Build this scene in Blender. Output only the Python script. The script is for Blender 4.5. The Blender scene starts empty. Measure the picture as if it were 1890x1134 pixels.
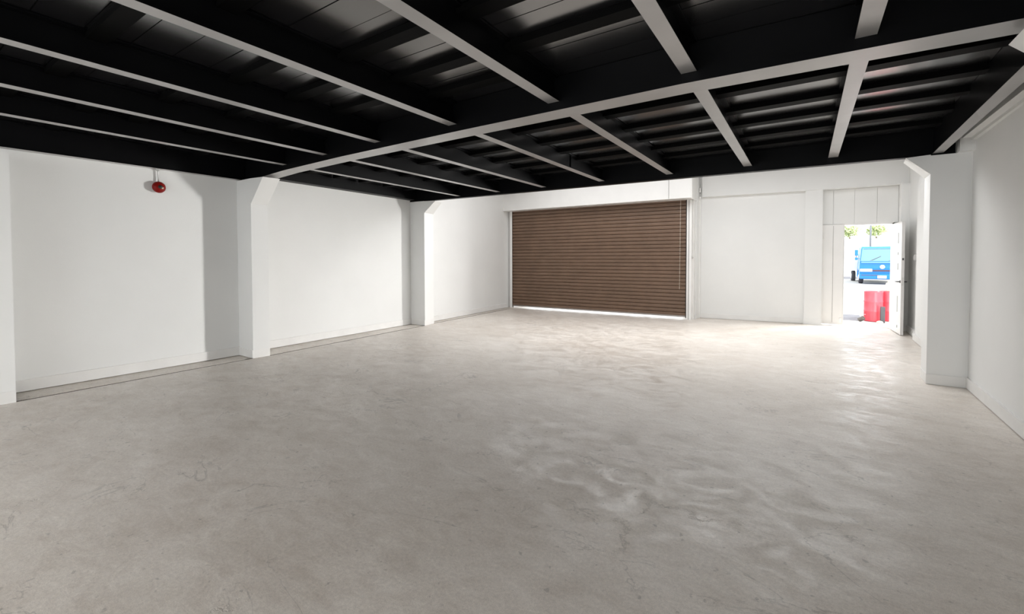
import bpy, bmesh, math, random
from mathutils import Vector, Matrix
random.seed(7)
sc = bpy.context.scene
C = sc.collection

# ------------------------------------------------------------------ camera, sky, lights, exposure
F_PX, PX, PY = 818.48, 945.0, 498.0
yaw, pitch, roll = [math.radians(a) for a in (-33.512, -1.414, -0.093)]
fw = Vector((math.sin(yaw)*math.cos(pitch), math.cos(yaw)*math.cos(pitch), math.sin(pitch)))
r0 = Vector((math.cos(yaw), -math.sin(yaw), 0)); u0 = r0.cross(fw)
rt = r0*math.cos(roll)+u0*math.sin(roll); up = -r0*math.sin(roll)+u0*math.cos(roll)
cd = bpy.data.cameras.new('camera'); cam = bpy.data.objects.new('camera', cd); C.objects.link(cam)
M = Matrix((rt, up, -fw)).transposed().to_4x4(); M.translation = Vector((6.72, 0, 1.44)); cam.matrix_world = M
cd.sensor_width = 36; cd.sensor_fit = 'HORIZONTAL'; cd.lens = 36*F_PX/1890
cd.shift_x = -(PX-945)/1890; cd.shift_y = (PY-567)/1890
cd.clip_start = 0.05; cd.clip_end = 400
sc.camera = cam

sc.view_settings.view_transform = 'Standard'; sc.view_settings.look = 'None'
sc.view_settings.gamma = 1; sc.view_settings.use_curve_mapping = False
sc.view_settings.exposure = 0.08
sc.cycles.max_bounces = 10; sc.cycles.diffuse_bounces = 6; sc.cycles.glossy_bounces = 4
sc.cycles.use_denoising = True
sc.cycles.sample_clamp_indirect = 6

w = bpy.data.worlds.new('overcast_sky'); sc.world = w; w.use_nodes = True
bg = w.node_tree.nodes['Background']; bg.inputs[0].default_value = (0.93, 0.97, 1.0, 1); bg.inputs[1].default_value = 3.0

def light(name, kind, loc, aim, energy, color, size=None, size_y=None, spread=None, falloff=None):
    l = bpy.data.lights.new(name, kind); o = bpy.data.objects.new(name, l); C.objects.link(o)
    o.location = loc; o.rotation_euler = Vector(aim).to_track_quat('-Z', 'Y').to_euler()
    l.energy = energy; l.color = color
    if kind == 'AREA':
        l.shape = 'RECTANGLE'; l.size = size; l.size_y = size_y
        if spread: l.spread = math.radians(spread)
    if kind == 'SUN': l.angle = math.radians(2)
    if falloff:
        l.use_nodes = True; nt = l.node_tree; em = nt.nodes['Emission']
        lf = nt.nodes.new('ShaderNodeLightFalloff'); lf.inputs['Strength'].default_value = falloff[1]; lf.inputs['Smooth'].default_value = 0
        nt.links.new(lf.outputs[falloff[0]], em.inputs['Strength'])
    return o
light('sun', 'SUN', (30, 20, 30), (-0.75, 0.25, -1.0), 3.0, (1, .98, .95))
# daylight bounced towards the open doorway from the bright yard
light('yard_daylight', 'AREA', (10.3, 13.0, 1.45), (0, -1, 0), 1.0, (1, .99, .97), 3.6, 2.6, falloff=('Linear', 710))
# daylight through the open front of the unit behind the camera
light('front_opening_daylight', 'AREA', (4.2, -4.9, 1.5), (0, 1, 0), 40, (.97, .985, 1), 6.5, 2.4)
# rooflight of the last bay, behind the far girder, and an unseen overhead fill added behind the camera to lift the floor
light('rooflight', 'AREA', (4.2, 8.45, 3.9), (0, 0, -1), 180, (.99, .99, 1), 7.2, 2.8)
light('rear_bay_fill', 'AREA', (4.2, -2.2, 2.60), (0, 0, -1), 112, (1, .99, .98), 7.0, 2.6)

light('girder_floor_fill', 'AREA', (4.4, 7.55, 2.98), (0, -.8, -1), 56, (.98, .99, 1), 6.6, .35)  # added fill hidden behind the far girder, brightens the middle of the floor

# ------------------------------------------------------------------ materials
def mat(name, color, rough=0.6, metal=0.0, ior=None, noise=None, bump=None, spec=None):
    """noise=(scale, amount) varies the colour; bump=(scale, strength, distance)."""
    m = bpy.data.materials.new(name); m.use_nodes = True; nt = m.node_tree; b = nt.nodes['Principled BSDF']
    b.inputs['Base Color'].default_value = (*color, 1); b.inputs['Roughness'].default_value = rough; b.inputs['Metallic'].default_value = metal
    if ior: b.inputs['IOR'].default_value = ior
    if spec is not None: b.inputs['Specular IOR Level'].default_value = spec
    tc = nt.nodes.new('ShaderNodeTexCoord')
    if noise:
        n = nt.nodes.new('ShaderNodeTexNoise'); n.inputs['Scale'].default_value = noise[0]; n.inputs['Detail'].default_value = 5
        nt.links.new(tc.outputs['Object'], n.inputs['Vector'])
        mr = nt.nodes.new('ShaderNodeMapRange'); mr.inputs[1].default_value = .3; mr.inputs[2].default_value = .7
        mr.inputs[3].default_value = 1-noise[1]; mr.inputs[4].default_value = 1+noise[1]
        nt.links.new(n.outputs['Fac'], mr.inputs[0])
        mx = nt.nodes.new('ShaderNodeVectorMath'); mx.operation = 'SCALE'; mx.inputs[0].default_value = color
        nt.links.new(mr.outputs[0], mx.inputs['Scale']); nt.links.new(mx.outputs[0], b.inputs['Base Color'])
    if bump:
        n2 = nt.nodes.new('ShaderNodeTexNoise'); n2.inputs['Scale'].default_value = bump[0]; n2.inputs['Detail'].default_value = 3
        nt.links.new(tc.outputs['Object'], n2.inputs['Vector'])
        bp = nt.nodes.new('ShaderNodeBump'); bp.inputs['Strength'].default_value = bump[1]; bp.inputs['Distance'].default_value = bump[2]
        nt.links.new(n2.outputs['Fac'], bp.inputs['Height']); nt.links.new(bp.outputs[0], b.inputs['Normal'])
    return m

def concrete_mat():
    m = bpy.data.materials.new('power_floated_concrete'); m.use_nodes = True; nt = m.node_tree; N = nt.nodes.new; L = nt.links.new
    b = nt.nodes['Principled BSDF']; tc = N('ShaderNodeTexCoord')
    def noise(scale, detail=6, rough=.55, dist=0, stretch=None, rot=0):
        n = N('ShaderNodeTexNoise'); n.inputs['Scale'].default_value = scale; n.inputs['Detail'].default_value = detail
        n.inputs['Roughness'].default_value = rough; n.inputs['Distortion'].default_value = dist
        mp = N('ShaderNodeMapping'); mp.inputs['Scale'].default_value = stretch or (1, 1, 1); mp.inputs['Rotation'].default_value = (0, 0, rot)
        L(tc.outputs['Object'], mp.inputs[0]); L(mp.outputs[0], n.inputs['Vector']); return n
    def rng(src, a, b_, c, d):
        r = N('ShaderNodeMapRange'); r.inputs[1].default_value = a; r.inputs[2].default_value = b_; r.inputs[3].default_value = c; r.inputs[4].default_value = d
        L(src, r.inputs[0]); return r.outputs[0]
    def mul(a, b_):
        x = N('ShaderNodeMath'); x.operation = 'MULTIPLY'; L(a, x.inputs[0])
        if isinstance(b_, float): x.inputs[1].default_value = b_
        else: L(b_, x.inputs[1])
        return x.outputs[0]
    def add(a, b_):
        x = N('ShaderNodeMath'); x.operation = 'ADD'; L(a, x.inputs[0]); L(b_, x.inputs[1]); return x.outputs[0]
    big = noise(.55, 5, .6, .6)
    mid = noise(2.2, 7, .62, 1.2, (1, 1.6, 1), .3)
    swirl = noise(1.3, 7, .55, .9, (1, 1.5, 1), -.2)
    fine = noise(60, 3, .6)
    grit = noise(240, 2, .5)
    cr = N('ShaderNodeValToRGB'); cr.color_ramp.elements[0].position = .36; cr.color_ramp.elements[0].color = (.535, .47, .405, 1)
    cr.color_ramp.elements[1].position = .64; cr.color_ramp.elements[1].color = (.79, .74, .68, 1)
    mix = add(add(mul(big.outputs['Fac'], .40), mul(mid.outputs['Fac'], .30)), mul(noise(5.5, 8, .68, 1.4, (1, 2.0, 1), .25).outputs['Fac'], .30)); L(mix, cr.inputs[0])
    # thin trowel lines: narrow band of a warped noise
    band = N('ShaderNodeMath'); band.operation = 'SUBTRACT'; L(swirl.outputs['Fac'], band.inputs[0]); band.inputs[1].default_value = .5
    ab = N('ShaderNodeMath'); ab.operation = 'ABSOLUTE'; L(band.outputs[0], ab.inputs[0])
    line = rng(ab.outputs[0], 0, .009, 1, 0)
    gate = rng(noise(1.7, 3).outputs['Fac'], .50, .58, 0, 1)
    linem = mul(line, gate)
    # fine cracks
    vo = N('ShaderNodeTexVoronoi'); vo.feature = 'DISTANCE_TO_EDGE'; vo.inputs['Scale'].default_value = .5
    wn = noise(2.5, 6, .7); vm = N('ShaderNodeVectorMath'); vm.operation = 'SCALE'; vm.inputs['Scale'].default_value = .55
    L(wn.outputs['Color'], vm.inputs[0]); va = N('ShaderNodeVectorMath'); va.operation = 'ADD'; L(tc.outputs['Object'], va.inputs[0]); L(vm.outputs[0], va.inputs[1]); L(va.outputs[0], vo.inputs['Vector'])
    crack = mul(rng(vo.outputs['Distance'], 0, .006, 1, 0), rng(noise(1.1, 3).outputs['Fac'], .54, .60, 0, 1))
    dark = add(mul(linem, .30), mul(crack, .14))
    speck = rng(noise(22, 2, .5).outputs['Fac'], .68, .73, 0, .30)
    dark = add(dark, speck)
    val = N('ShaderNodeMath'); val.operation = 'SUBTRACT'; val.inputs[0].default_value = 1; L(dark, val.inputs[1]); val.use_clamp = True
    v2 = mul(val.outputs[0], rng(fine.outputs['Fac'], .3, .7, .90, 1.10))
    v3 = mul(v2, rng(grit.outputs['Fac'], .3, .7, .90, 1.10))
    sc_ = N('ShaderNodeVectorMath'); sc_.operation = 'SCALE'; L(cr.outputs[0], sc_.inputs[0]); L(v3, sc_.inputs['Scale'])
    L(sc_.outputs[0], b.inputs['Base Color'])
    patch = noise(4.2, 6, .6, 1.0, (1, 1.3, 1), .5)
    L(rng(patch.outputs['Fac'], .36, .64, .30, .60), b.inputs['Roughness'])
    b.inputs['IOR'].default_value = 2.1
    h = add(add(add(mul(swirl.outputs['Fac'], .0040), mul(patch.outputs['Fac'], .0056)), mul(mid.outputs['Fac'], .0045)), add(mul(fine.outputs['Fac'], .0008), mul(crack, -.004)))
    bp = N('ShaderNodeBump'); bp.inputs['Strength'].default_value = 1; bp.inputs['Distance'].default_value = .55
    L(h, bp.inputs['Height']); L(bp.outputs[0], b.inputs['Normal'])
    return m

WHITE = mat('white_wall_paint', (.80, .80, .785), .55, noise=(1.3, .02), bump=(90, .12, .004))
WHITE_G = mat('white_gloss_paint', (.82, .81, .79), .35, noise=(3, .02), bump=(6, .05, .01))
TRIM = mat('white_skirting_paint', (.80, .79, .77), .5, noise=(5, .03), bump=(30, .2, .004))
BLACK = mat('black_steel_paint', (.003, .003, .0035), .42, ior=1.2, noise=(3, .15), bump=(5, .12, .006))
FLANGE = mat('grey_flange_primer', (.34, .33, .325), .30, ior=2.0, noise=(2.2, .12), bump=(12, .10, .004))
DECK = mat('black_deck_paint', (.010, .010, .011), .22, ior=2.6, noise=(2, .2), bump=(3, .12, .006))
BATTEN = mat('black_batten_stain', (.004, .004, .004), .5, ior=1.1)
CONC = concrete_mat()
JOINT = mat('dark_joint_sealant', (.09, .075, .06), .9)
GREYSTEEL = mat('galvanised_steel', (.55, .55, .54), .4, .8)
DARKMETAL = mat('dark_handle_metal', (.08, .08, .08), .35, .8)
LEAFEDGE = mat('door_edge_paint', (.62, .61, .60), .4)
RED = mat('red_enamel', (.22, .005, .003), .45, ior=1.3)

# ------------------------------------------------------------------ helpers
def mesh(name, verts, faces, m=None, parent=None, smooth=False, mats=None, fm=None):
    me = bpy.data.meshes.new(name); me.from_pydata([tuple(v) for v in verts], [], faces)
    bm = bmesh.new(); bm.from_mesh(me); bmesh.ops.recalc_face_normals(bm, faces=bm.faces); bm.to_mesh(me); bm.free()
    for x in (mats or [m]):
        if x: me.materials.append(x)
    if fm:
        for p, i in zip(me.polygons, fm): p.material_index = i
    if smooth:
        for p in me.polygons: p.use_smooth = True
    o = bpy.data.objects.new(name, me); C.objects.link(o)
    if parent: o.parent = parent
    return o
class MB:
    def __init__(s): s.v = []; s.f = []
    def add(s, v, f): n = len(s.v); s.v += [tuple(x) for x in v]; s.f += [tuple(i+n for i in q) for q in f]; return s
    def box(s, x0, x1, y0, y1, z0, z1):
        return s.add([(x0,y0,z0),(x1,y0,z0),(x1,y1,z0),(x0,y1,z0),(x0,y0,z1),(x1,y0,z1),(x1,y1,z1),(x0,y1,z1)],
                     [(0,3,2,1),(4,5,6,7),(0,1,5,4),(1,2,6,5),(2,3,7,6),(3,0,4,7)])
    def foot(s, pts, z0, z1):                    # plan outline extruded upwards
        n = len(pts)
        return s.add([(x,y,z0) for x,y in pts]+[(x,y,z1) for x,y in pts],
                     [tuple(range(n))[::-1], tuple(range(n,2*n))]+[(i,(i+1)%n,(i+1)%n+n,i+n) for i in range(n)])
    def prof(s, pts, y0, y1, axis='y', dx=0):    # outline extruded along an axis
        n = len(pts)
        if axis == 'y': a = [(x,y0,z) for x,z in pts]; b = [(x+dx,y1,z) for x,z in pts]
        else: a = [(y0,x,z) for x,z in pts]; b = [(y1,x,z) for x,z in pts]
        return s.add(a+b, [tuple(range(n)), tuple(range(n,2*n))[::-1]]+[(i,i+n,(i+1)%n+n,(i+1)%n) for i in range(n)])
    def tube(s, pts, r, n=10, caps=True):
        pts = [Vector(p) for p in pts]; R = r if isinstance(r, (list, tuple)) else [r]*len(pts); rings = []
        for i, p in enumerate(pts):
            d = (pts[min(i+1, len(pts)-1)]-pts[max(i-1, 0)]).normalized()
            a = d.cross(Vector((0,0,1)) if abs(d.z) < .9 else Vector((1,0,0))).normalized(); b = d.cross(a)
            rings.append([p+a*R[i]*math.cos(t*2*math.pi/n)+b*R[i]*math.sin(t*2*math.pi/n) for t in range(n)])
        f = [(i*n+j, i*n+(j+1)%n, (i+1)*n+(j+1)%n, (i+1)*n+j) for i in range(len(pts)-1) for j in range(n)]
        if caps: f += [tuple(range(n)), tuple(range((len(pts)-1)*n, len(pts)*n))]
        return s.add([v for q in rings for v in q], f)
    def lathe(s, prof, base, axis=(0,0,1), n=24):  # prof: (radius, distance along axis)
        ax = Vector(axis).normalized(); a = ax.cross(Vector((0,0,1)) if abs(ax.z) < .9 else Vector((1,0,0))).normalized(); b = ax.cross(a); B = Vector(base)
        v = [B+ax*h+(a*math.cos(t*2*math.pi/n)+b*math.sin(t*2*math.pi/n))*max(r, 1e-4) for r, h in prof for t in range(n)]
        k = len(prof)
        f = [(i*n+j, i*n+(j+1)%n, (i+1)*n+(j+1)%n, (i+1)*n+j) for i in range(k-1) for j in range(n)]
        f += [tuple(range(n)), tuple(range((k-1)*n, k*n))]
        return s.add(v, f)
    def build(s, name, m, parent=None, smooth=False): return mesh(name, s.v, s.f, m, parent, smooth)
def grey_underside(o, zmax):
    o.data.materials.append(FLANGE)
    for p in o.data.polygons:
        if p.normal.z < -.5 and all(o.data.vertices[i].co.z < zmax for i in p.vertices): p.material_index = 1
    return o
def bevel(o, w, seg=2):
    b = o.modifiers.new('bevel', 'BEVEL'); b.width = w; b.segments = seg; b.limit_method = 'ANGLE'; return o
def struct(o): o['kind'] = 'structure'; return o
def tag(o, label, cat, group=None):
    o['label'] = label; o['category'] = cat
    if group: o['group'] = group
    return o
def empty(name, loc, label, cat, group=None, rz=0):
    o = bpy.data.objects.new(name, None); C.objects.link(o); o.location = loc; o.rotation_euler = (0, 0, rz); o.empty_display_size = .1
    return tag(o, label, cat, group)

# ------------------------------------------------------------------ room shell
H = 4.3
# floor: main slab, its left edge runs along the front of the left columns
JL = [(.14,-5),(.089,.94),(.062,3.26),(.085,3.49),(-.099,6.9),(-.16,7.24),(-.36,10.66)]
fl = MB(); fl.foot(JL[::-1]+[(8.6,-5),(8.6,12.02),(-.36,12.02)], -.25, 0)
struct(fl.build('floor', CONC))
# perimeter strip between the slab joint and the left wall
st = MB(); st.foot([(x-.075, y) for x, y in JL]+[(-.376,12.02),(-1.0,12.02),(-1.0,-5)], -.25, -.003)
struct(st.build('trim_1', CONC))
jt = MB(); jt.foot([(x+.002, y) for x, y in JL]+[(x-.077, y) for x, y in JL[::-1]], -.26, -.010)
struct(jt.build('trim_2', JOINT))

# left wall: three bays between columns, each its own recessed face
lw = MB()
lw.foot([(-.36,-5),(-.376,1.0),(-.341,3.30),(-.341,3.37),(-.440,3.40),(-.525,7.0),(-.53,7.10),(-.383,7.14),(-.615,10.79),(-.70,12.0),(-1.1,12.0),(-1.1,-5)], 0, H)
struct(lw.build('wall_left', WHITE))
sk = MB()
for (a, b) in (((-.376,.93),(-.341,3.262)), ((-.440,3.49),(-.525,6.90)), ((-.383,7.25),(-.612,10.75))):
    sk.foot([(a[0]-.01,a[1]),(b[0]-.01,b[1]),(b[0]+.022,b[1]),(a[0]+.022,a[1])], .007, .128)
struct(sk.build('baseboard_left', TRIM))

# right wall
rw = MB(); rw.foot([(8.02,-5),(8.19,5.0),(8.23,6.98),(8.34,7.1),(8.36,10.45),(8.40,10.62),(8.40,11.56),(8.40,12.0),(8.8,12.0),(8.8,-5)], 0, H)
struct(rw.build('wall_right', WHITE))
pa = MB()   # shallow furring panel with a splayed head in the far bay
pa.prof([(0,0),(.05,0),(.05,2.74),(0,2.86)], 0, 1)
v = MB(); v.add([(8.30,9.0,0),(8.37,9.0,0),(8.37,10.35,0),(8.33,10.35,0),(8.30,9.0,2.70),(8.37,9.0,2.9),(8.37,10.45,2.9),(8.33,10.35,2.70)],[(0,1,2,3),(4,5,6,7),(0,1,5,4),(1,2,6,5),(2,3,7,6),(3,0,4,7)])
struct(v.build('trim_3', WHITE))
sr = MB(); sr.foot([(8.17,5.1-9.8),(8.195,5.18),(8.228,6.83),(8.21,6.83),(8.172,5.18),(8.0,-4.7)], .008, .125)
sr2 = MB(); sr.foot([(8.33,7.18),(8.29,7.18),(8.275,9.0),(8.30,10.36),(8.36,10.62),(8.375,11.5),(8.42,11.5),(8.40,10.5)], .008, .125)
struct(sr.build('baseboard_right', TRIM))
# white ledge beam along the top of the right wall
eb = MB(); eb.foot([(8.03,-5),(8.115,6.72),(8.24,6.72),(8.24,-5)], 2.735, 3.3); eb.foot([(8.10,-5),(8.185,6.72),(8.24,6.72),(8.24,-5)], 2.705, 2.735)
eb.foot([(8.10,6.72),(8.24,6.72),(8.24,7.1),(8.10,7.1)], 2.60, 3.0)
struct(eb.build('trim_4', WHITE))

# back wall, built round the shutter opening and the doorway
bw = MB()
bw.foot([(-1.0,10.98),(-.49,10.98),(-.49,11.4),(-1.0,11.4)], 0, H)          # left of the shutter
bw.foot([(-.50,11.0),(4.40,11.12),(4.40,11.4),(-.50,11.4)], 2.86, H)         # over the shutter
bw.foot([(4.405,11.12),(4.56,11.16),(4.58,11.46),(6.70,11.66),(7.0,11.66),(7.0,11.95),(4.405,11.95)], 0, H)
bw.box(4.12, 4.40, 11.95, 13.6, -.1, H)  # unseen outside fin, added to stop yard light passing under the shutter
bw.foot([(7.0,11.79),(8.40,11.79),(8.40,11.95),(7.0,11.95)], 2.16, H)        # over the doorway
bw.foot([(8.205,11.79),(8.45,11.79),(8.45,11.95),(8.205,11.95)], 0, 2.16)
struct(bw.build('wall_back', WHITE))
ub = MB(); ub.foot([(4.64,11.36),(6.69,11.56),(8.40,11.60),(8.40,11.80),(4.64,11.80)], 2.905, H)   # projecting band above the panels
struct(ub.build('trim_5', WHITE))
cc = MB(); cc.foot([(6.70,11.585),(7.012,11.585),(7.012,11.80),(6.70,11.80)], 0, 2.905)
cc.foot([(6.685,11.57),(7.02,11.57),(7.02,11.60),(6.685,11.60)], 0, .12)
struct(cc.build('trim_6', WHITE))
cj = MB(); cj.foot([(8.27,11.50),(8.41,11.50),(8.41,11.80),(8.27,11.80)], 0, 2.905); cj.foot([(8.26,11.485),(8.38,11.485),(8.38,11.51),(8.26,11.51)], 0, .12)
struct(cj.build('trim_7', WHITE))
tr = MB()   # boarded panel over the door, in four boards with open joints
for a, b in ((7.015,7.20),(7.204,7.56),(7.564,7.93),(7.934,8.265)): tr.box(a, b, 11.765, 11.80, 2.165, 2.90)
struct(tr.build('trim_8', WHITE))
bb = MB(); bb.foot([(4.60,11.44),(6.69,11.635),(6.69,11.67),(4.60,11.48)], .007, .115)
struct(bb.build('baseboard_back', TRIM))
cf = MB(); cf.foot([(4.575,11.40),(4.605,11.40),(4.605,11.47),(4.575,11.47)], 0, 2.905)   # corner bead beside the panel
struct(cf.build('trim_9', WHITE_G))

# front end of the unit behind the camera, open in the middle
fe = MB(); fe.box(-1.1,.8,-5.2,-5,0,H); fe.box(7.6,8.8,-5.2,-5,0,H); fe.box(.8,7.6,-5.2,-5,2.8,H)
struct(fe.build('wall_front', WHITE))

# ------------------------------------------------------------------ ceiling: black boarded deck with battens
dk = MB()
y = -5.0
while y < 6.80:
    s = .235 if y < 3.2 else .30
    dk.box(-1.0, 8.7, y+.003, min(y+s-.003, 6.875), 2.902+random.uniform(0, .004), 2.97); y += s
dk.box(-1.1, 8.8, -5.2, 6.875, 2.97, 3.02); dk.box(-1.1, 8.8, 6.88, 12.1, 4.22, 4.32); dk.box(-1.1, 8.8, 6.88, 6.98, 3.305, 4.22)
ceil = struct(dk.build('ceiling', DECK))
JX = [.845, 1.815, 2.800, 3.885, 4.960, 5.995, 6.940]
XS = [-.2]+[x+.05 for x in JX]+[7.93]
near = {0:[.7,1.36,1.76,2.27,2.75], 1:[.85,1.36,1.76,2.27,2.75], 2:[.99,1.70,2.25,2.75], 3:[1.0,1.84,2.30,2.76], 4:[1.3,2.07,2.55,2.95], 5:[1.4,2.10,2.60], 6:[1.4,2.1,2.6], 7:[1.0,1.6,2.1,2.6]}
for i in range(8):
    a, b = XS[i]+.006, XS[i+1]-.006
    for yy in near[i]+[.45,-.1,-.6]:
        MB().box(a, b, yy-.11, yy, 2.857, 2.902).build('batten', BATTEN, ceil)
    for yy in (3.80, 4.33, 4.89, 5.42, 5.98, 6.50):
        MB().box(a, b, yy-.12, yy, 2.855, 2.902).build('batten', BATTEN, ceil)

# ------------------------------------------------------------------ steelwork
def joist(x, y0, y1, label, plate=False):
    o = empty('steel_joist', (x+.05, (y0+y1)/2, 2.70), label, 'ceiling joist', 'black joists of the ' + ('far' if y0 > 3 else 'near') + ' ceiling bay')
    h = (y1-y0)/2
    p = [(-.05,0),(.05,0),(.05,.012),(.007,.016),(.007,.186),(.05,.189),(.05,.1995),(-.05,.1995),(-.05,.189),(-.007,.186),(-.007,.016),(-.05,.012)]
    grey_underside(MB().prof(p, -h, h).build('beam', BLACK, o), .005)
    if plate: MB().box(.008, .022, .55, .60, .02, .20).build('bracket', BLACK, o)
    return o
def gy(x):
    q = [(-.335,3.35),(.19,3.33),(.9,3.29),(2.2,3.225),(4.0,3.19),(6.0,3.185),(7.72,3.27)]
    for (a, c), (b, d) in zip(q, q[1:]):
        if x <= b: return c+(d-c)*(x-a)/(b-a)
    return 3.27
ordn = ['nearest the fire bell wall', 'second from the fire bell wall', 'third from the fire bell wall', 'fourth from the fire bell wall', 'fifth from the fire bell wall', 'sixth from the fire bell wall', 'last before the open door wall']
for i, x in enumerate(JX):
    joist(x, -4.95, min(gy(x), gy(x+.1))+.008, 'black steel joist in the near ceiling bay, ' + ordn[i])
    joist(x, max(gy(x), gy(x+.1))+.198, 6.865, 'black steel joist between the two girders, ' + ordn[i], plate=(i == 3))
def girder(name, pts, wdt, ztop, label):
    """pts: x, near-edge y, bottom z. A boxed pair of channels."""
    b = MB(); n = len(pts)
    for off0, off1, z0, z1 in ((0, wdt, 0, .016), (.012, wdt-.012, .016, None)):
        v = []
        for x, yy, z in pts:
            zt = ztop if z1 is None else z+z1
            v += [(x,yy+off0,z+z0),(x,yy+off1,z+z0),(x,yy+off1,zt),(x,yy+off0,zt)]
        f = [(i*4+j, i*4+(j+1)%4, i*4+4+(j+1)%4, i*4+4+j) for i in range(n-1) for j in range(4)]+[(0,1,2,3),tuple((n-1)*4+k for k in range(4))]
        b.add(v, f)
    o = b.build(name, BLACK)
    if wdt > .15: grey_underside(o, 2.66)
    return tag(o, label, 'ceiling girder')
girder('steel_girder', [(-.335,3.35,2.606),(.19,3.33,2.612),(.9,3.29,2.63),(2.2,3.225,2.63),(4.0,3.19,2.63),(6.0,3.185,2.63),(7.72,3.27,2.63)], .205, 2.900,
       'wide black steel girder crossing the whole ceiling in front of the shutter bay')
girder('steel_girder', [(-.52,6.885,2.684),(.10,6.88,2.672),(2.5,6.88,2.655),(5.36,6.88,2.632),(7.68,6.88,2.612),(8.10,6.88,2.600)], .10, 3.3,
       'deep black steel girder above the top edge of the far white wall')
ch = MB(); ch.foot([(-.352,-4.9),(-.30,-4.9),(-.30,.94),(-.285,3.345),(-.334,3.345),(-.366,1.0)], 2.622, 2.900); ch.foot([(-.352,-4.9),(-.255,-4.9),(-.25,3.25),(-.285,3.345),(-.334,3.345),(-.366,1.0)], 2.612, 2.622)
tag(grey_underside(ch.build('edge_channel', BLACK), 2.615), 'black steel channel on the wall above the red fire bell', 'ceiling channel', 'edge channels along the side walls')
ch = MB(); ch.foot([(-.43,3.56),(-.26,3.56),(-.33,6.87),(-.50,6.87)], 2.712, 2.900)
tag(ch.build('edge_channel', BLACK), 'black steel channel above the white wall bay between two haunched columns', 'ceiling channel', 'edge channels along the side walls')
ch = MB(); ch.foot([(7.79,-4.9),(7.80,3.2),(7.905,6.87),(7.995,6.87),(7.90,3.2),(7.88,-4.9)], 2.625, 2.637); ch.foot([(7.795,-4.9),(7.805,3.2),(7.91,6.87),(7.925,6.87),(7.82,3.2),(7.81,-4.9)], 2.637, 2.900)
tag(grey_underside(ch.build('edge_channel', BLACK), 2.63), 'black steel channel running above the wall beside the lone haunched column', 'ceiling channel', 'edge channels along the side walls')

def column(xw, xf, y0, y1, zk, xh, zh, ztop, label, sgn=1, xf2=None, xh2=None):
    xf2 = xf if xf2 is None else xf2; xh2 = xh if xh2 is None else xh2
    def ring(xf_, xh_): 
        return [(xw,0),(xf_,0),(xf_,zk),(xh_,zh),(xf_,zh+.012),(xf_,ztop),(xw,ztop)]
    a, b = ring(xf, xh), ring(xf2, xh2); n = len(a)
    m = MB().add([(x,y0,z) for x,z in a]+[(x,y1,z) for x,z in b], [tuple(range(n)), tuple(range(n,2*n))[::-1]]+[(i,i+n,(i+1)%n+n,(i+1)%n) for i in range(n)])
    o = m.build('haunched_column', WHITE)
    k = .012
    q = MB(); q.foot([(xw, y0-k),(xf+sgn*k*.4, y0-k),(xf2+sgn*k*.4, y1),(xw, y1)], .007, .118)
    q.build('skirting', TRIM, o)
    return tag(o, label, 'column')
column(-.36, .062, 3.26, 3.49, 2.235, .40, 2.588, 2.60, 'white haunched column between the fire bell bay and the next bay', 1, .080, .425)
column(-.53, -.099, 6.90, 7.24, 2.425, .225, 2.662, 2.68, 'white haunched column close to the brown roller shutter, beside the far left corner', 1, -.16, .09)
column(8.33, 7.886, 6.825, 7.167, 2.39, 7.672, 2.598, 2.60, 'wide white haunched column standing in front of the open door wall', -1, 7.895, 7.70)
column(8.25, 7.90, 3.24, 3.47, 2.30, 7.61, 2.58, 2.585, 'white haunch of a column at the upper corner by the end of the girder', -1)
p0 = MB().box(-.37, .089, .50, .94, 0, 2.515).build('column', WHITE)
MB().box(-.37,.095,.49,.94,0,.118).build('skirting', TRIM, p0)
tag(p0, 'plain white column cut by the picture edge beside the fire bell bay', 'column')

# ------------------------------------------------------------------ roller shutter (door_1)
SLAT = mat('brown_slat_paint', (.150, .090, .057), .42, noise=(2.5, .10), bump=(4, .1, .01))
def sh_y(x): return 10.90+.10*(x+.47)/4.85
door1 = bpy.data.objects.new('door_1', None); C.objects.link(door1); struct(door1); door1.location = (1.96, 10.95, 0)
zb, zt, P = .062, 2.88, .0905
prof = []
z = zb
while z < zt:
    for t, d in ((0, .015), (.05, .002), (.12, -.007), (.30, -.0105), (.5, -.012), (.70, -.0115), (.86, -.009), (.92, -.003), (.96, .015)): prof.append((d, z+t*P))
    z += P
def P1(x, d, z): return (x-1.96, sh_y(x)+d-10.95, z)
m = MB(); n = len(prof)
m.add([P1(-.488, d, z) for d, z in prof]+[P1(4.385, d, z) for d, z in prof], [(i, i+1, n+i+1, n+i) for i in range(n-1)])
m.add([P1(x, .03, z) for x in (-.488, 4.385) for z in (zb, zt)], [(0,1,3,2)])
m.build('curtain', SLAT, door1)
bbm = MB(); bbm.add([P1(x, d, z) for x in (-.488, 4.385) for d, z in ((-.012,.050),(.03,.050),(.03,.085),(-.012,.085))], [(0,1,5,4),(1,2,6,5),(2,3,7,6),(3,0,4,7),(0,1,2,3),(4,5,6,7)])
bbm.build('bottom_bar', mat('dull_aluminium', (.30,.27,.25), .4, .6), door1)
g = MB()
for d0, d1, x0, x1 in ((-.045,-.03,-.535,-.468),(.045,.06,-.535,-.468),(-.045,.06,-.545,-.53)): g.add([P1(x, d, z) for z in (0, 2.87) for x, d in ((x0,d0),(x1,d0),(x1,d1),(x0,d1))], [(0,1,2,3),(4,5,6,7),(0,1,5,4),(1,2,6,5),(2,3,7,6),(3,0,4,7)])
g.build('guide_rail', WHITE_G, door1)
g = MB()
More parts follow.
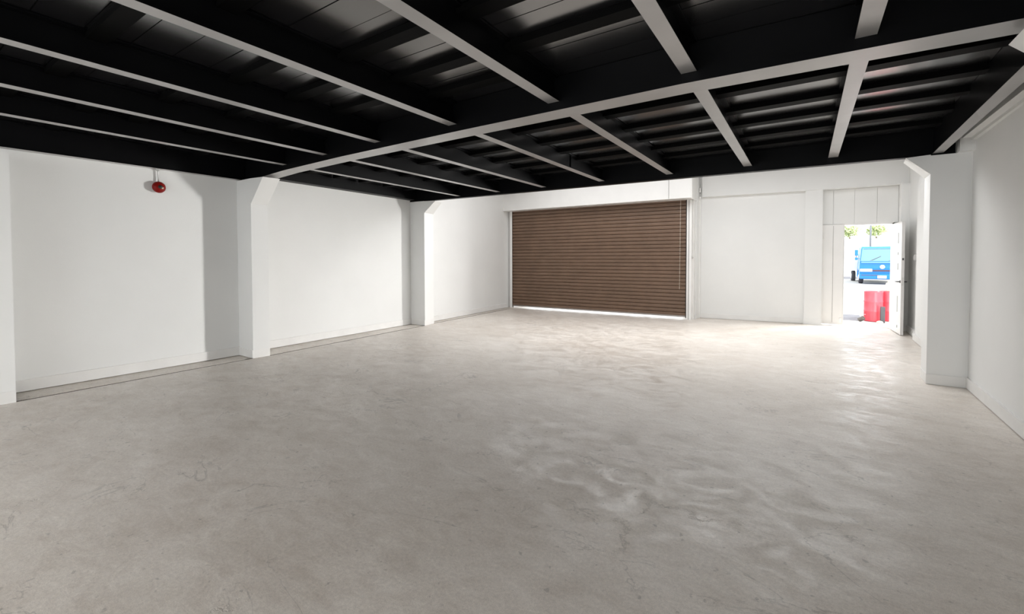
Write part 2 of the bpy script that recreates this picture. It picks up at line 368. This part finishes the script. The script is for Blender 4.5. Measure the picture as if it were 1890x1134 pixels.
for d0, d1, x0, x1 in ((-.045,-.03,4.385,4.44),(.045,.06,4.385,4.44),(-.045,.06,4.425,4.44)): g.add([P1(x, d, z) for z in (0, 2.87) for x, d in ((x0,d0),(x1,d0),(x1,d1),(x0,d1))], [(0,1,2,3),(4,5,6,7),(0,1,5,4),(1,2,6,5),(2,3,7,6),(3,0,4,7)])
g.build('guide_rail', WHITE_G, door1)
DK = mat('black_guide_brush', (.02,.018,.016), .7)
for x0, x1 in ((-.492,-.470),(4.362,4.386)):
    MB().add([P1(x, d, z) for z in (.03, 2.86) for x, d in ((x0,-.03),(x1,-.03),(x1,.02),(x0,.02))], [(0,1,2,3),(4,5,6,7),(0,1,5,4),(1,2,6,5),(2,3,7,6),(3,0,4,7)]).build('brush_seal', DK, door1)
# hood over the shutter
hd = MB(); hd.foot([(-.615-1.96,10.60-10.95),(4.547-1.96,10.62-10.95),(4.547-1.96,11.14-10.95),(-.615-1.96,11.10-10.95)], 2.815, 3.45)
hood = bevel(hd.build('hood', WHITE_G, door1), .006)
s = MB(); s.foot([(4.05-1.96,10.612-10.95),(4.055-1.96,10.612-10.95),(4.055-1.96,10.63-10.95),(4.05-1.96,10.63-10.95)], 2.83, 3.4); s.build('seam_strip', JOINT, hood)
ec = MB(); ec.foot([(4.548-1.96,10.61-10.95),(4.562-1.96,10.61-10.95),(4.562-1.96,11.14-10.95),(4.548-1.96,11.14-10.95)], 2.795, 3.45); ec.build('end_plate', WHITE_G, hood)
# pull chain
chm = MB(); zz = 2.82; k = 0
while zz > .72:
    x = 4.245-.012*(2.82-zz)/2.1; yy = sh_y(x)-.05
    a = [(x+(.006 if k % 2 else 0)*math.cos(t)-1.96, yy+(.006 if not k % 2 else 0)*math.cos(t)-10.95, zz-.017+.017*math.sin(t)) for t in [i*math.pi/4 for i in range(9)]]
    chm.tube(a, .0028, 5, False); zz -= .029; k += 1
chm.build('pull_chain', mat('pale_chain_metal', (.60,.55,.48), .4, .5), door1)
# jamb post right of the shutter with conduit
jp = MB(); jp.foot([(4.446,10.93),(4.50,10.93),(4.50,11.02),(4.535,11.02),(4.535,11.14),(4.446,11.14)], 0, 2.81)
struct(jp.build('trim_10', WHITE_G))
cn = MB(); cn.tube([(4.515,10.99,1.47),(4.515,10.99,2.79)], .007, 8)
for zc in (2.72,2.28,2.20,1.86,1.82): cn.box(4.50,4.53,10.975,11.0,zc,zc+.015)
conduit = tag(cn.build('conduit', WHITE_G), 'thin white conduit on the jamb beside the shutter', 'conduit')
MB().lathe([(.018,0),(.022,.008),(.022,.03),(.012,.036)], (4.508,10.995,1.455), (0,-1,0), 14).build('junction_box', mat('grey_box_plastic', (.45,.44,.42), .5), conduit)
for zc, hh in ((3.02,.10),(2.86,.05)):
    o = MB().box(4.585,4.615,11.335,11.40,zc,zc+hh).build('wall_clip', WHITE_G)
    tag(bevel(o,.006), 'small white metal clip at the end of the shutter hood, ' + ('upper of the pair' if zc > 2.9 else 'lower of the pair'), 'clip', 'clips by the shutter hood')

# ------------------------------------------------------------------ doorway: door_2 fixed leaf, door_3 open leaf
d2 = MB().box(7.014, 7.386, 11.745, 11.80, .018, 2.158).build('door_2', WHITE_G); struct(d2)
MB().box(7.205, 7.209, 11.742, 11.748, .06, 2.13).build('groove', JOINT, d2)
for zc, hh in ((1.85,.14),(1.11,.17),(.19,.15)):
    MB().tube([(7.022,11.735,zc),(7.022,11.735,zc+hh)], .011, 8).build('hinge', WHITE_G, d2)
bo = MB(); bo.box(7.33,7.37,11.725,11.745,.06,.17); bevel(bo.build('floor_bolt', WHITE_G, d2), .008)
fr = MB(); fr.box(7.388,7.400,11.74,11.96,0,2.16); fr.box(8.178,8.205,11.76,11.96,0,2.16); fr.box(7.388,8.205,11.76,11.96,2.135,2.17)
struct(fr.build('trim_11', WHITE_G))
sl = MB(); sl.box(7.39,8.20,11.96,12.30,-.2,.004); sl.box(7.70,8.18,11.80,11.84,0,.012)
struct(sl.build('trim_12', mat('pale_sill_concrete', (.62,.60,.57), .6, noise=(8,.05))))
hx, hy, ang = 8.172, 11.73, math.atan2(8.128-8.172, -(10.80-11.73))
d3 = bpy.data.objects.new('door_3', None); C.objects.link(d3); struct(d3); d3.location = (hx, hy, 0); d3.rotation_euler = (0, 0, -ang)
Lf = .935
lf = MB().box(-.022, .022, -Lf, 0, .012, 2.12).build('leaf', WHITE_G, d3)
bevel(lf, .003)
MB().box(-.0225, .0225, -Lf-.003, -Lf+.001, .012, 2.12).build('leaf_edge', LEAFEDGE, d3)
def lever(side):
    m = MB(); x = side*.022
    m.lathe([(.026,0),(.026,.008),(.012,.012),(.010,.045)], (x,-Lf+.065,1.0), (side,0,0), 14)
    m.tube([(x+side*.045,-Lf+.065,1.0),(x+side*.052,-Lf+.085,1.0),(x+side*.052,-Lf+.18,.998)], .009, 8)
    return m.build('handle', DARKMETAL, d3, True)
lever(1); lever(-1)
MB().box(-.014,.014,-Lf-.006,-Lf-.003,.93,1.08).build('lock_plate', GREYSTEEL, d3)
MB().box(-.012,.012,-Lf-.006,-Lf-.003,1.40,1.44).build('latch_plate', DARKMETAL, d3)
for zc in (.30,1.45,1.85): MB().tube([(.026,-.02,zc),(.026,-.02,zc+.10)], .010, 8).build('hinge', GREYSTEEL, d3)
for zc, hh in ((1.72,.20),(1.50,.05),(1.22,.12),(.42,.30),(.12,.05)):
    o = MB().box(-.030,-.021,-Lf+.25,-Lf+.28,zc,zc+hh).build('bolt', GREYSTEEL, d3); 
cur = MB(); cur.tube([(.03,-.30,.36),(.075,-.33,.30),(.09,-.36,.20),(.06,-.38,.13),(.028,-.38,.12)], .005, 6)
cur.build('cable_loop', GREYSTEEL, d3, True)

# switch on the far part of the right wall
sw = empty('light_switch', (8.40,10.80,1.40), 'small switch box with cable on the wall near the open door', 'switch')
bevel(MB().box(-.035,0,-.05,.05,0,.09).build('box', WHITE_G, sw), .006)
MB().box(-.044,-.035,-.02,.02,.02,.07).build('rocker', mat('rocker_plastic', (.55,.54,.52), .4), sw)
MB().box(-.055,-.01,-.14,-.12,.0,.10).build('bracket', GREYSTEEL, sw)

# ------------------------------------------------------------------ fire bell
bell = empty('fire_bell', (-.348,2.298,2.378), 'round red fire bell hanging from a short conduit on the white wall', 'fire bell')
MB().lathe([(.050,0),(.050,.022),(.030,.024)], (0,0,0), (1,0,0), 24).build('backplate', mat('dark_red_casting', (.16,.012,.01), .5), bell)
MB().lathe([(.058,.022),(.072,.024),(.074,.034),(.072,.046),(.064,.060),(.050,.072),(.032,.079),(.012,.081),(0.001,.081)], (0,0,0), (1,0,0), 36).build('gong', RED, bell, True)
MB().lathe([(.024,.080),(.024,.084),(.010,.090),(.008,.096),(0.001,.097)], (0,0,0), (1,0,0), 18).build('hub', mat('black_hub', (.02,.025,.02), .4), bell)
MB().box(.082,.084,.012,.034,-.022,-.004).build('rating_label', mat('pale_label', (.6,.5,.35), .6), bell)
MB().tube([(.018,0,.06),(.018,0,.20),(.020,-.004,.232)], .0085, 10).build('conduit', GREYSTEEL, bell, True)
MB().lathe([(.024,0),(.024,.014),(.013,.024),(.009,.03)], (.020,-.004,.240), (0,0,-1), 14).build('gland', GREYSTEEL, bell, True)

# ------------------------------------------------------------------ yard outside
ASPH = mat('pale_yard_concrete', (.42,.415,.40), .85, noise=(1.5,.06), bump=(40,.2,.01))
ASPH2 = mat('grey_asphalt', (.15,.15,.165), .85, noise=(6,.12), bump=(60,.3,.01))
yd = MB(); yd.add([(-40,11.95,-.05),(45,11.95,-.05),(-40,15.5,-.05),(45,15.5,-.05),(-40,28,.15),(45,28,.15),(-40,70,.5),(45,70,.5)], [(0,1,3,2),(2,3,5,4),(4,5,7,6)])
struct(yd.build('floor_yard', ASPH))
a1 = MB(); a1.foot([(-6,12.9),(7.86,13.3),(7.9,14.6),(-6,15.3)], -.048, -.041)
struct(a1.build('trim_13', ASPH2))
a2 = MB(); a2.add([(-6,33.0,.197),(22,33.0,.197),(22,36.5,.227),(-6,36.5,.227)], [(0,1,2,3)]); struct(a2.build('trim_14', ASPH2))
wl = MB(); wl.box(-8,30,38.0,38.3,.2,2.75)
for i in range(20): wl.box(-8+i*2-.08,-8+i*2+.08,37.93,38.0,.2,2.8)
tag(wl.build('boundary_wall', mat('pale_boundary_paint', (.80,.80,.79), .8, noise=(.6,.03))), 'long white boundary wall across the yard behind the blue vehicle', 'boundary wall')
po = empty('lamp_post', (9.94,34.0,.2), 'thin grey post rising behind the roof of the blue vehicle', 'post')
GP = mat('grey_post_paint', (.22,.23,.25), .6)
MB().tube([(0,0,0),(0,0,6.2)], [.055,.045], 12).build('shaft', GP, po, True)
MB().tube([(0,0,6.1),(-.5,0,6.35),(-1.1,0,6.4)], .035, 8).build('arm', GP, po, True)
MB().box(-1.5,-1.0,-.12,.12,6.34,6.44).build('lamp_head', GP, po)
LEAF = mat('sunlit_foliage', (.55,.62,.34), .7, noise=(4,.3)); BARK = mat('pale_bark', (.35,.30,.22), .9)
def tree(x, y, h, r, label):
    o = empty('tree', (x,y,.3), label, 'tree', 'trees beyond the boundary wall')
    MB().tube([(0,0,0),(.1,.05,h*.5),(0,.1,h*.85)], [.14,.10,.05], 9).build('trunk', BARK, o, True)
    v = []; f = []
    rnd = random.Random(int(x*37))
    for k in range(420):
        while True:
            p = Vector((rnd.uniform(-1,1),rnd.uniform(-1,1),rnd.uniform(-1,1)))
            if p.length < 1: break
        q = p.copy(); q *= (.75+.25*math.sin(p.x*9)*math.sin(p.y*8+p.z*7)); c = Vector((q.x*r, q.y*r, h+q.z*r*.75))
        a = Vector((rnd.gauss(0,1),rnd.gauss(0,1),rnd.gauss(0,1))).normalized(); b = a.orthogonal().normalized(); s_ = rnd.uniform(.08,.16)
        n = len(v); v += [c-a*s_, c+b*s_*.5, c+a*s_, c-b*s_*.5]; f.append((n,n+1,n+2,n+3))
    me = bpy.data.meshes.new('crown'); me.from_pydata([tuple(t) for t in v], [], f); me.materials.append(LEAF)
    c = bpy.data.objects.new('crown', me); C.objects.link(c); c.parent = o
tree(9.35, 40.2, 3.15, .75, 'pale green tree beyond the white wall, seen above the wing mirror')
tree(10.87, 40.4, 3.15, .75, 'pale green tree beyond the white wall, seen beside the grey post')
tree(12.4, 40.3, 3.15, .75, 'pale green tree beyond the white wall, seen above the windscreen near the open door leaf')

# ------------------------------------------------------------------ blue delivery vehicle
van = empty('delivery_truck', (9.82,28.0,.15), 'blue cab-over light truck parked in the bright yard, facing the doorway', 'truck')
BLUE = mat('sky_blue_enamel', (.010,.19,.60), .25); PALE = mat('pale_blue_trim', (.16,.36,.55), .4)
GLASS = mat('windscreen_glass', (.16,.30,.36), .08); WHT = mat('truck_white', (.8,.8,.82), .4); TYRE = mat('tyre_rubber', (.05,.05,.06), .8); LAMP = mat('headlamp_lens', (.8,.78,.76), .15)
DRK = mat('dark_grille', (.10,.05,.06), .5)
W = .86
cabp = [(0,.28),(-.02,.55),(-.03,.80),(0,1.12),(.30,1.80),(.42,1.87),(1.55,1.87),(1.60,1.80),(1.60,.35),(1.2,.30),(1.15,.62),(.75,.74),(.42,.62),(.36,.28)]
b = MB(); n = len(cabp)
vv = []
for sx in (-1, 1):
    for yy, z in cabp: vv.append((sx*(W-(.10*max(0, (z-1.12)/.75))), yy, z))
b.add(vv, [tuple(range(n)), tuple(range(n,2*n))[::-1]]+[(i,i+n,(i+1)%n+n,(i+1)%n) for i in range(n)])
bevel(b.build('cab', BLUE, van), .05, 3)
def scr(z, y_off=-.012): return (z-1.12)/.68*.30+y_off
MB().add([(-.78,scr(1.17),1.17),(.78,scr(1.17),1.17),(.70,scr(1.74),1.74),(-.70,scr(1.74),1.74),(-.78,scr(1.17)+.02,1.17),(.78,scr(1.17)+.02,1.17),(.70,scr(1.74)+.02,1.74),(-.70,scr(1.74)+.02,1.74)],
         [(0,1,2,3),(4,5,6,7),(0,1,5,4),(1,2,6,5),(2,3,7,6),(3,0,4,7)]).build('windscreen', GLASS, van)
fr2 = MB()
def bar(a, c, r=.022): fr2.tube([a, c], r, 6)
q = [(-.80,scr(1.15)-.005,1.15),(.80,scr(1.15)-.005,1.15),(.715,scr(1.77)-.005,1.77),(-.715,scr(1.77)-.005,1.77)]
for i in range(4): bar(q[i], q[(i+1)%4])
fr2.build('windscreen_frame', PALE, van)
MB().box(-.80,.80,-.055,-.02,1.05,1.12).build('cowl_strip', PALE, van)
for x in (-.45, .25): MB().tube([(x,-.02,1.15),(x+.42,.10,1.38)], .010, 6).build('wiper', DRK, van)
for sx in (-1,1): bevel(MB().box(min(sx*.84,sx*.36),max(sx*.84,sx*.36),-.06,-.01,.62,.76).build('headlamp', LAMP, van), .02)
MB().box(-.35,.35,-.055,-.02,.64,.71).build('grille', DRK, van)
bevel(MB().box(-.86,.86,-.12,.02,.26,.50).build('bumper', BLUE, van), .03)
MB().box(-.80,-.10,-.13,-.11,.44,.47).build('bumper_slot', DRK, van)
bevel(MB().box(-.17,.17,-.14,-.12,.30,.44).build('number_plate', WHT, van), .005)
MB().lathe([(.10,0),(.09,.02),(.05,.035),(.001,.04)], (.02,-.03,.86), (0,-1,0), 16).build('badge', WHT, van)
for sx in (-1,1):
    mm = MB(); mm.tube([(sx*.84,.05,1.25),(sx*1.0,-.06,1.28),(sx*1.0,-.06,1.65)], .012, 6); mm.build('mirror_arm', DRK, van)
    bevel(MB().box(min(sx*.93,sx*1.06),max(sx*.93,sx*1.06),-.10,-.05,1.42,1.70).build('wing_mirror', BLUE, van), .02)
    bevel(MB().box(min(sx*.94,sx*1.05),max(sx*.94,sx*1.05),-.10,-.05,1.20,1.32).build('round_mirror', BLUE, van), .02)
for sx, y0 in ((-1,.78),(1,.78),(-1,3.3),(1,3.3)):
    x0 = sx*.80 if y0 < 1 else sx*.93
    wm = MB(); wm.lathe([(.12,-.09),(.27,-.09),(.30,-.06),(.30,.06),(.27,.09),(.12,.09)], (x0-sx*.06,y0,.30), (1,0,0), 24)
    wo = wm.build('wheel', TYRE, van, True)
    MB().lathe([(.15,0),(.13,.02),(.05,.03),(.001,.035)], (x0-sx*.06+sx*.085,y0,.30), (sx,0,0), 16).build('hub_cap', WHT, wo)
bed = MB(); bed.box(-.98,.98,1.68,4.4,.66,.74)
bed.box(-.98,-.94,1.68,4.4,.74,1.12); bed.box(.94,.98,1.68,4.4,.74,1.12); bed.box(-.94,.94,1.68,1.72,.74,1.5); bed.box(-.94,.94,4.36,4.4,.74,1.12)
bed.build('cargo_bed', WHT, van)
MB().box(-.35,.35,.9,4.3,.45,.60).build('chassis', TYRE, van)

# ------------------------------------------------------------------ drums and odds by the doorway
def drum(x, y, r, h, label):
    o = empty('steel_drum', (x,y,-.045), label, 'drum', 'red steel drums outside the doorway')
    p = [(r*.97,.0),(r,.012),(r,.02)]
    for zc in (.34,.66): p += [(r,h*zc-.018),(r*1.035,h*zc),(r,h*zc+.018)]
    p += [(r,h-.02),(r*1.02,h-.008),(r*1.02,h),(r*.97,h),(r*.96,h-.02),(.001,h-.02)]
    MB().lathe(p, (0,0,0), (0,0,1), 40).build('shell', RED_D, o, True)
    MB().lathe([(.028,0),(.028,.015),(.02,.018)], (r*.5,-r*.3,h-.02), (0,0,1), 12).build('bung', GREYSTEEL, o)
RED_D = mat('sunlit_red_enamel', (.52,.05,.07), .35, noise=(3,.06))
drum(8.065, 13.42, .178, .70, 'red steel drum with two rolling hoops standing outside the doorway, the complete one')
drum(8.37, 13.66, .178, .70, 'red steel drum half hidden behind its neighbour and the open door leaf')
can = empty('cream_canister', (8.38,13.64,.655), 'cream plastic canister standing on the hidden half of the rear drum', 'canister')
CR = mat('cream_plastic', (.80,.72,.50), .5)
bevel(MB().box(-.07,.07,-.06,.06,0,.20).build('body', CR, can), .03, 3)
MB().tube([(-.03,0,.19),(-.03,0,.235),(.04,0,.235),(.04,0,.19)], .012, 8).build('handle', CR, can)
gb = empty('grey_crate', (8.205,13.16,-.045), 'narrow dark grey crate stood upright against the red drum', 'crate')
bevel(MB().box(-.04,.045,-.04,.04,0,.37).build('body', mat('dark_grey_plastic', (.035,.035,.04), .6), gb), .008)
MB().box(-.04,.045,-.045,-.04,.28,.30).build('rim', mat('crate_rim', (.025,.025,.03), .5), gb)
rg = MB(); rg.lathe([(.055,0),(.065,.012),(.05,.035),(.02,.045),(.001,.047)], (8.15,13.08,-.045), (0,0,1), 12)
tag(rg.build('cloth_bundle', mat('pale_rag', (.62,.60,.45), .9), smooth=True), 'small pale rag bundled at the foot of the grey crate', 'rag')
tn = empty('paint_tin', (7.82,13.18,.012), 'small dark tin tipped over beside the complete red drum', 'tin'); tn.rotation_euler = (0, math.radians(55), math.radians(-30))
MB().lathe([(.045,0),(.05,.004),(.05,.11),(.045,.114),(.04,.10),(.001,.10)], (0,0,-.05), (0,0,1), 18).build('body', mat('tin_grey', (.10,.09,.08), .5, .4), tn)
MB().tube([(-.05,0,.03),(-.07,.03,.09),(-.05,.05,.12)], .004, 6).build('wire_handle', GREYSTEEL, tn)
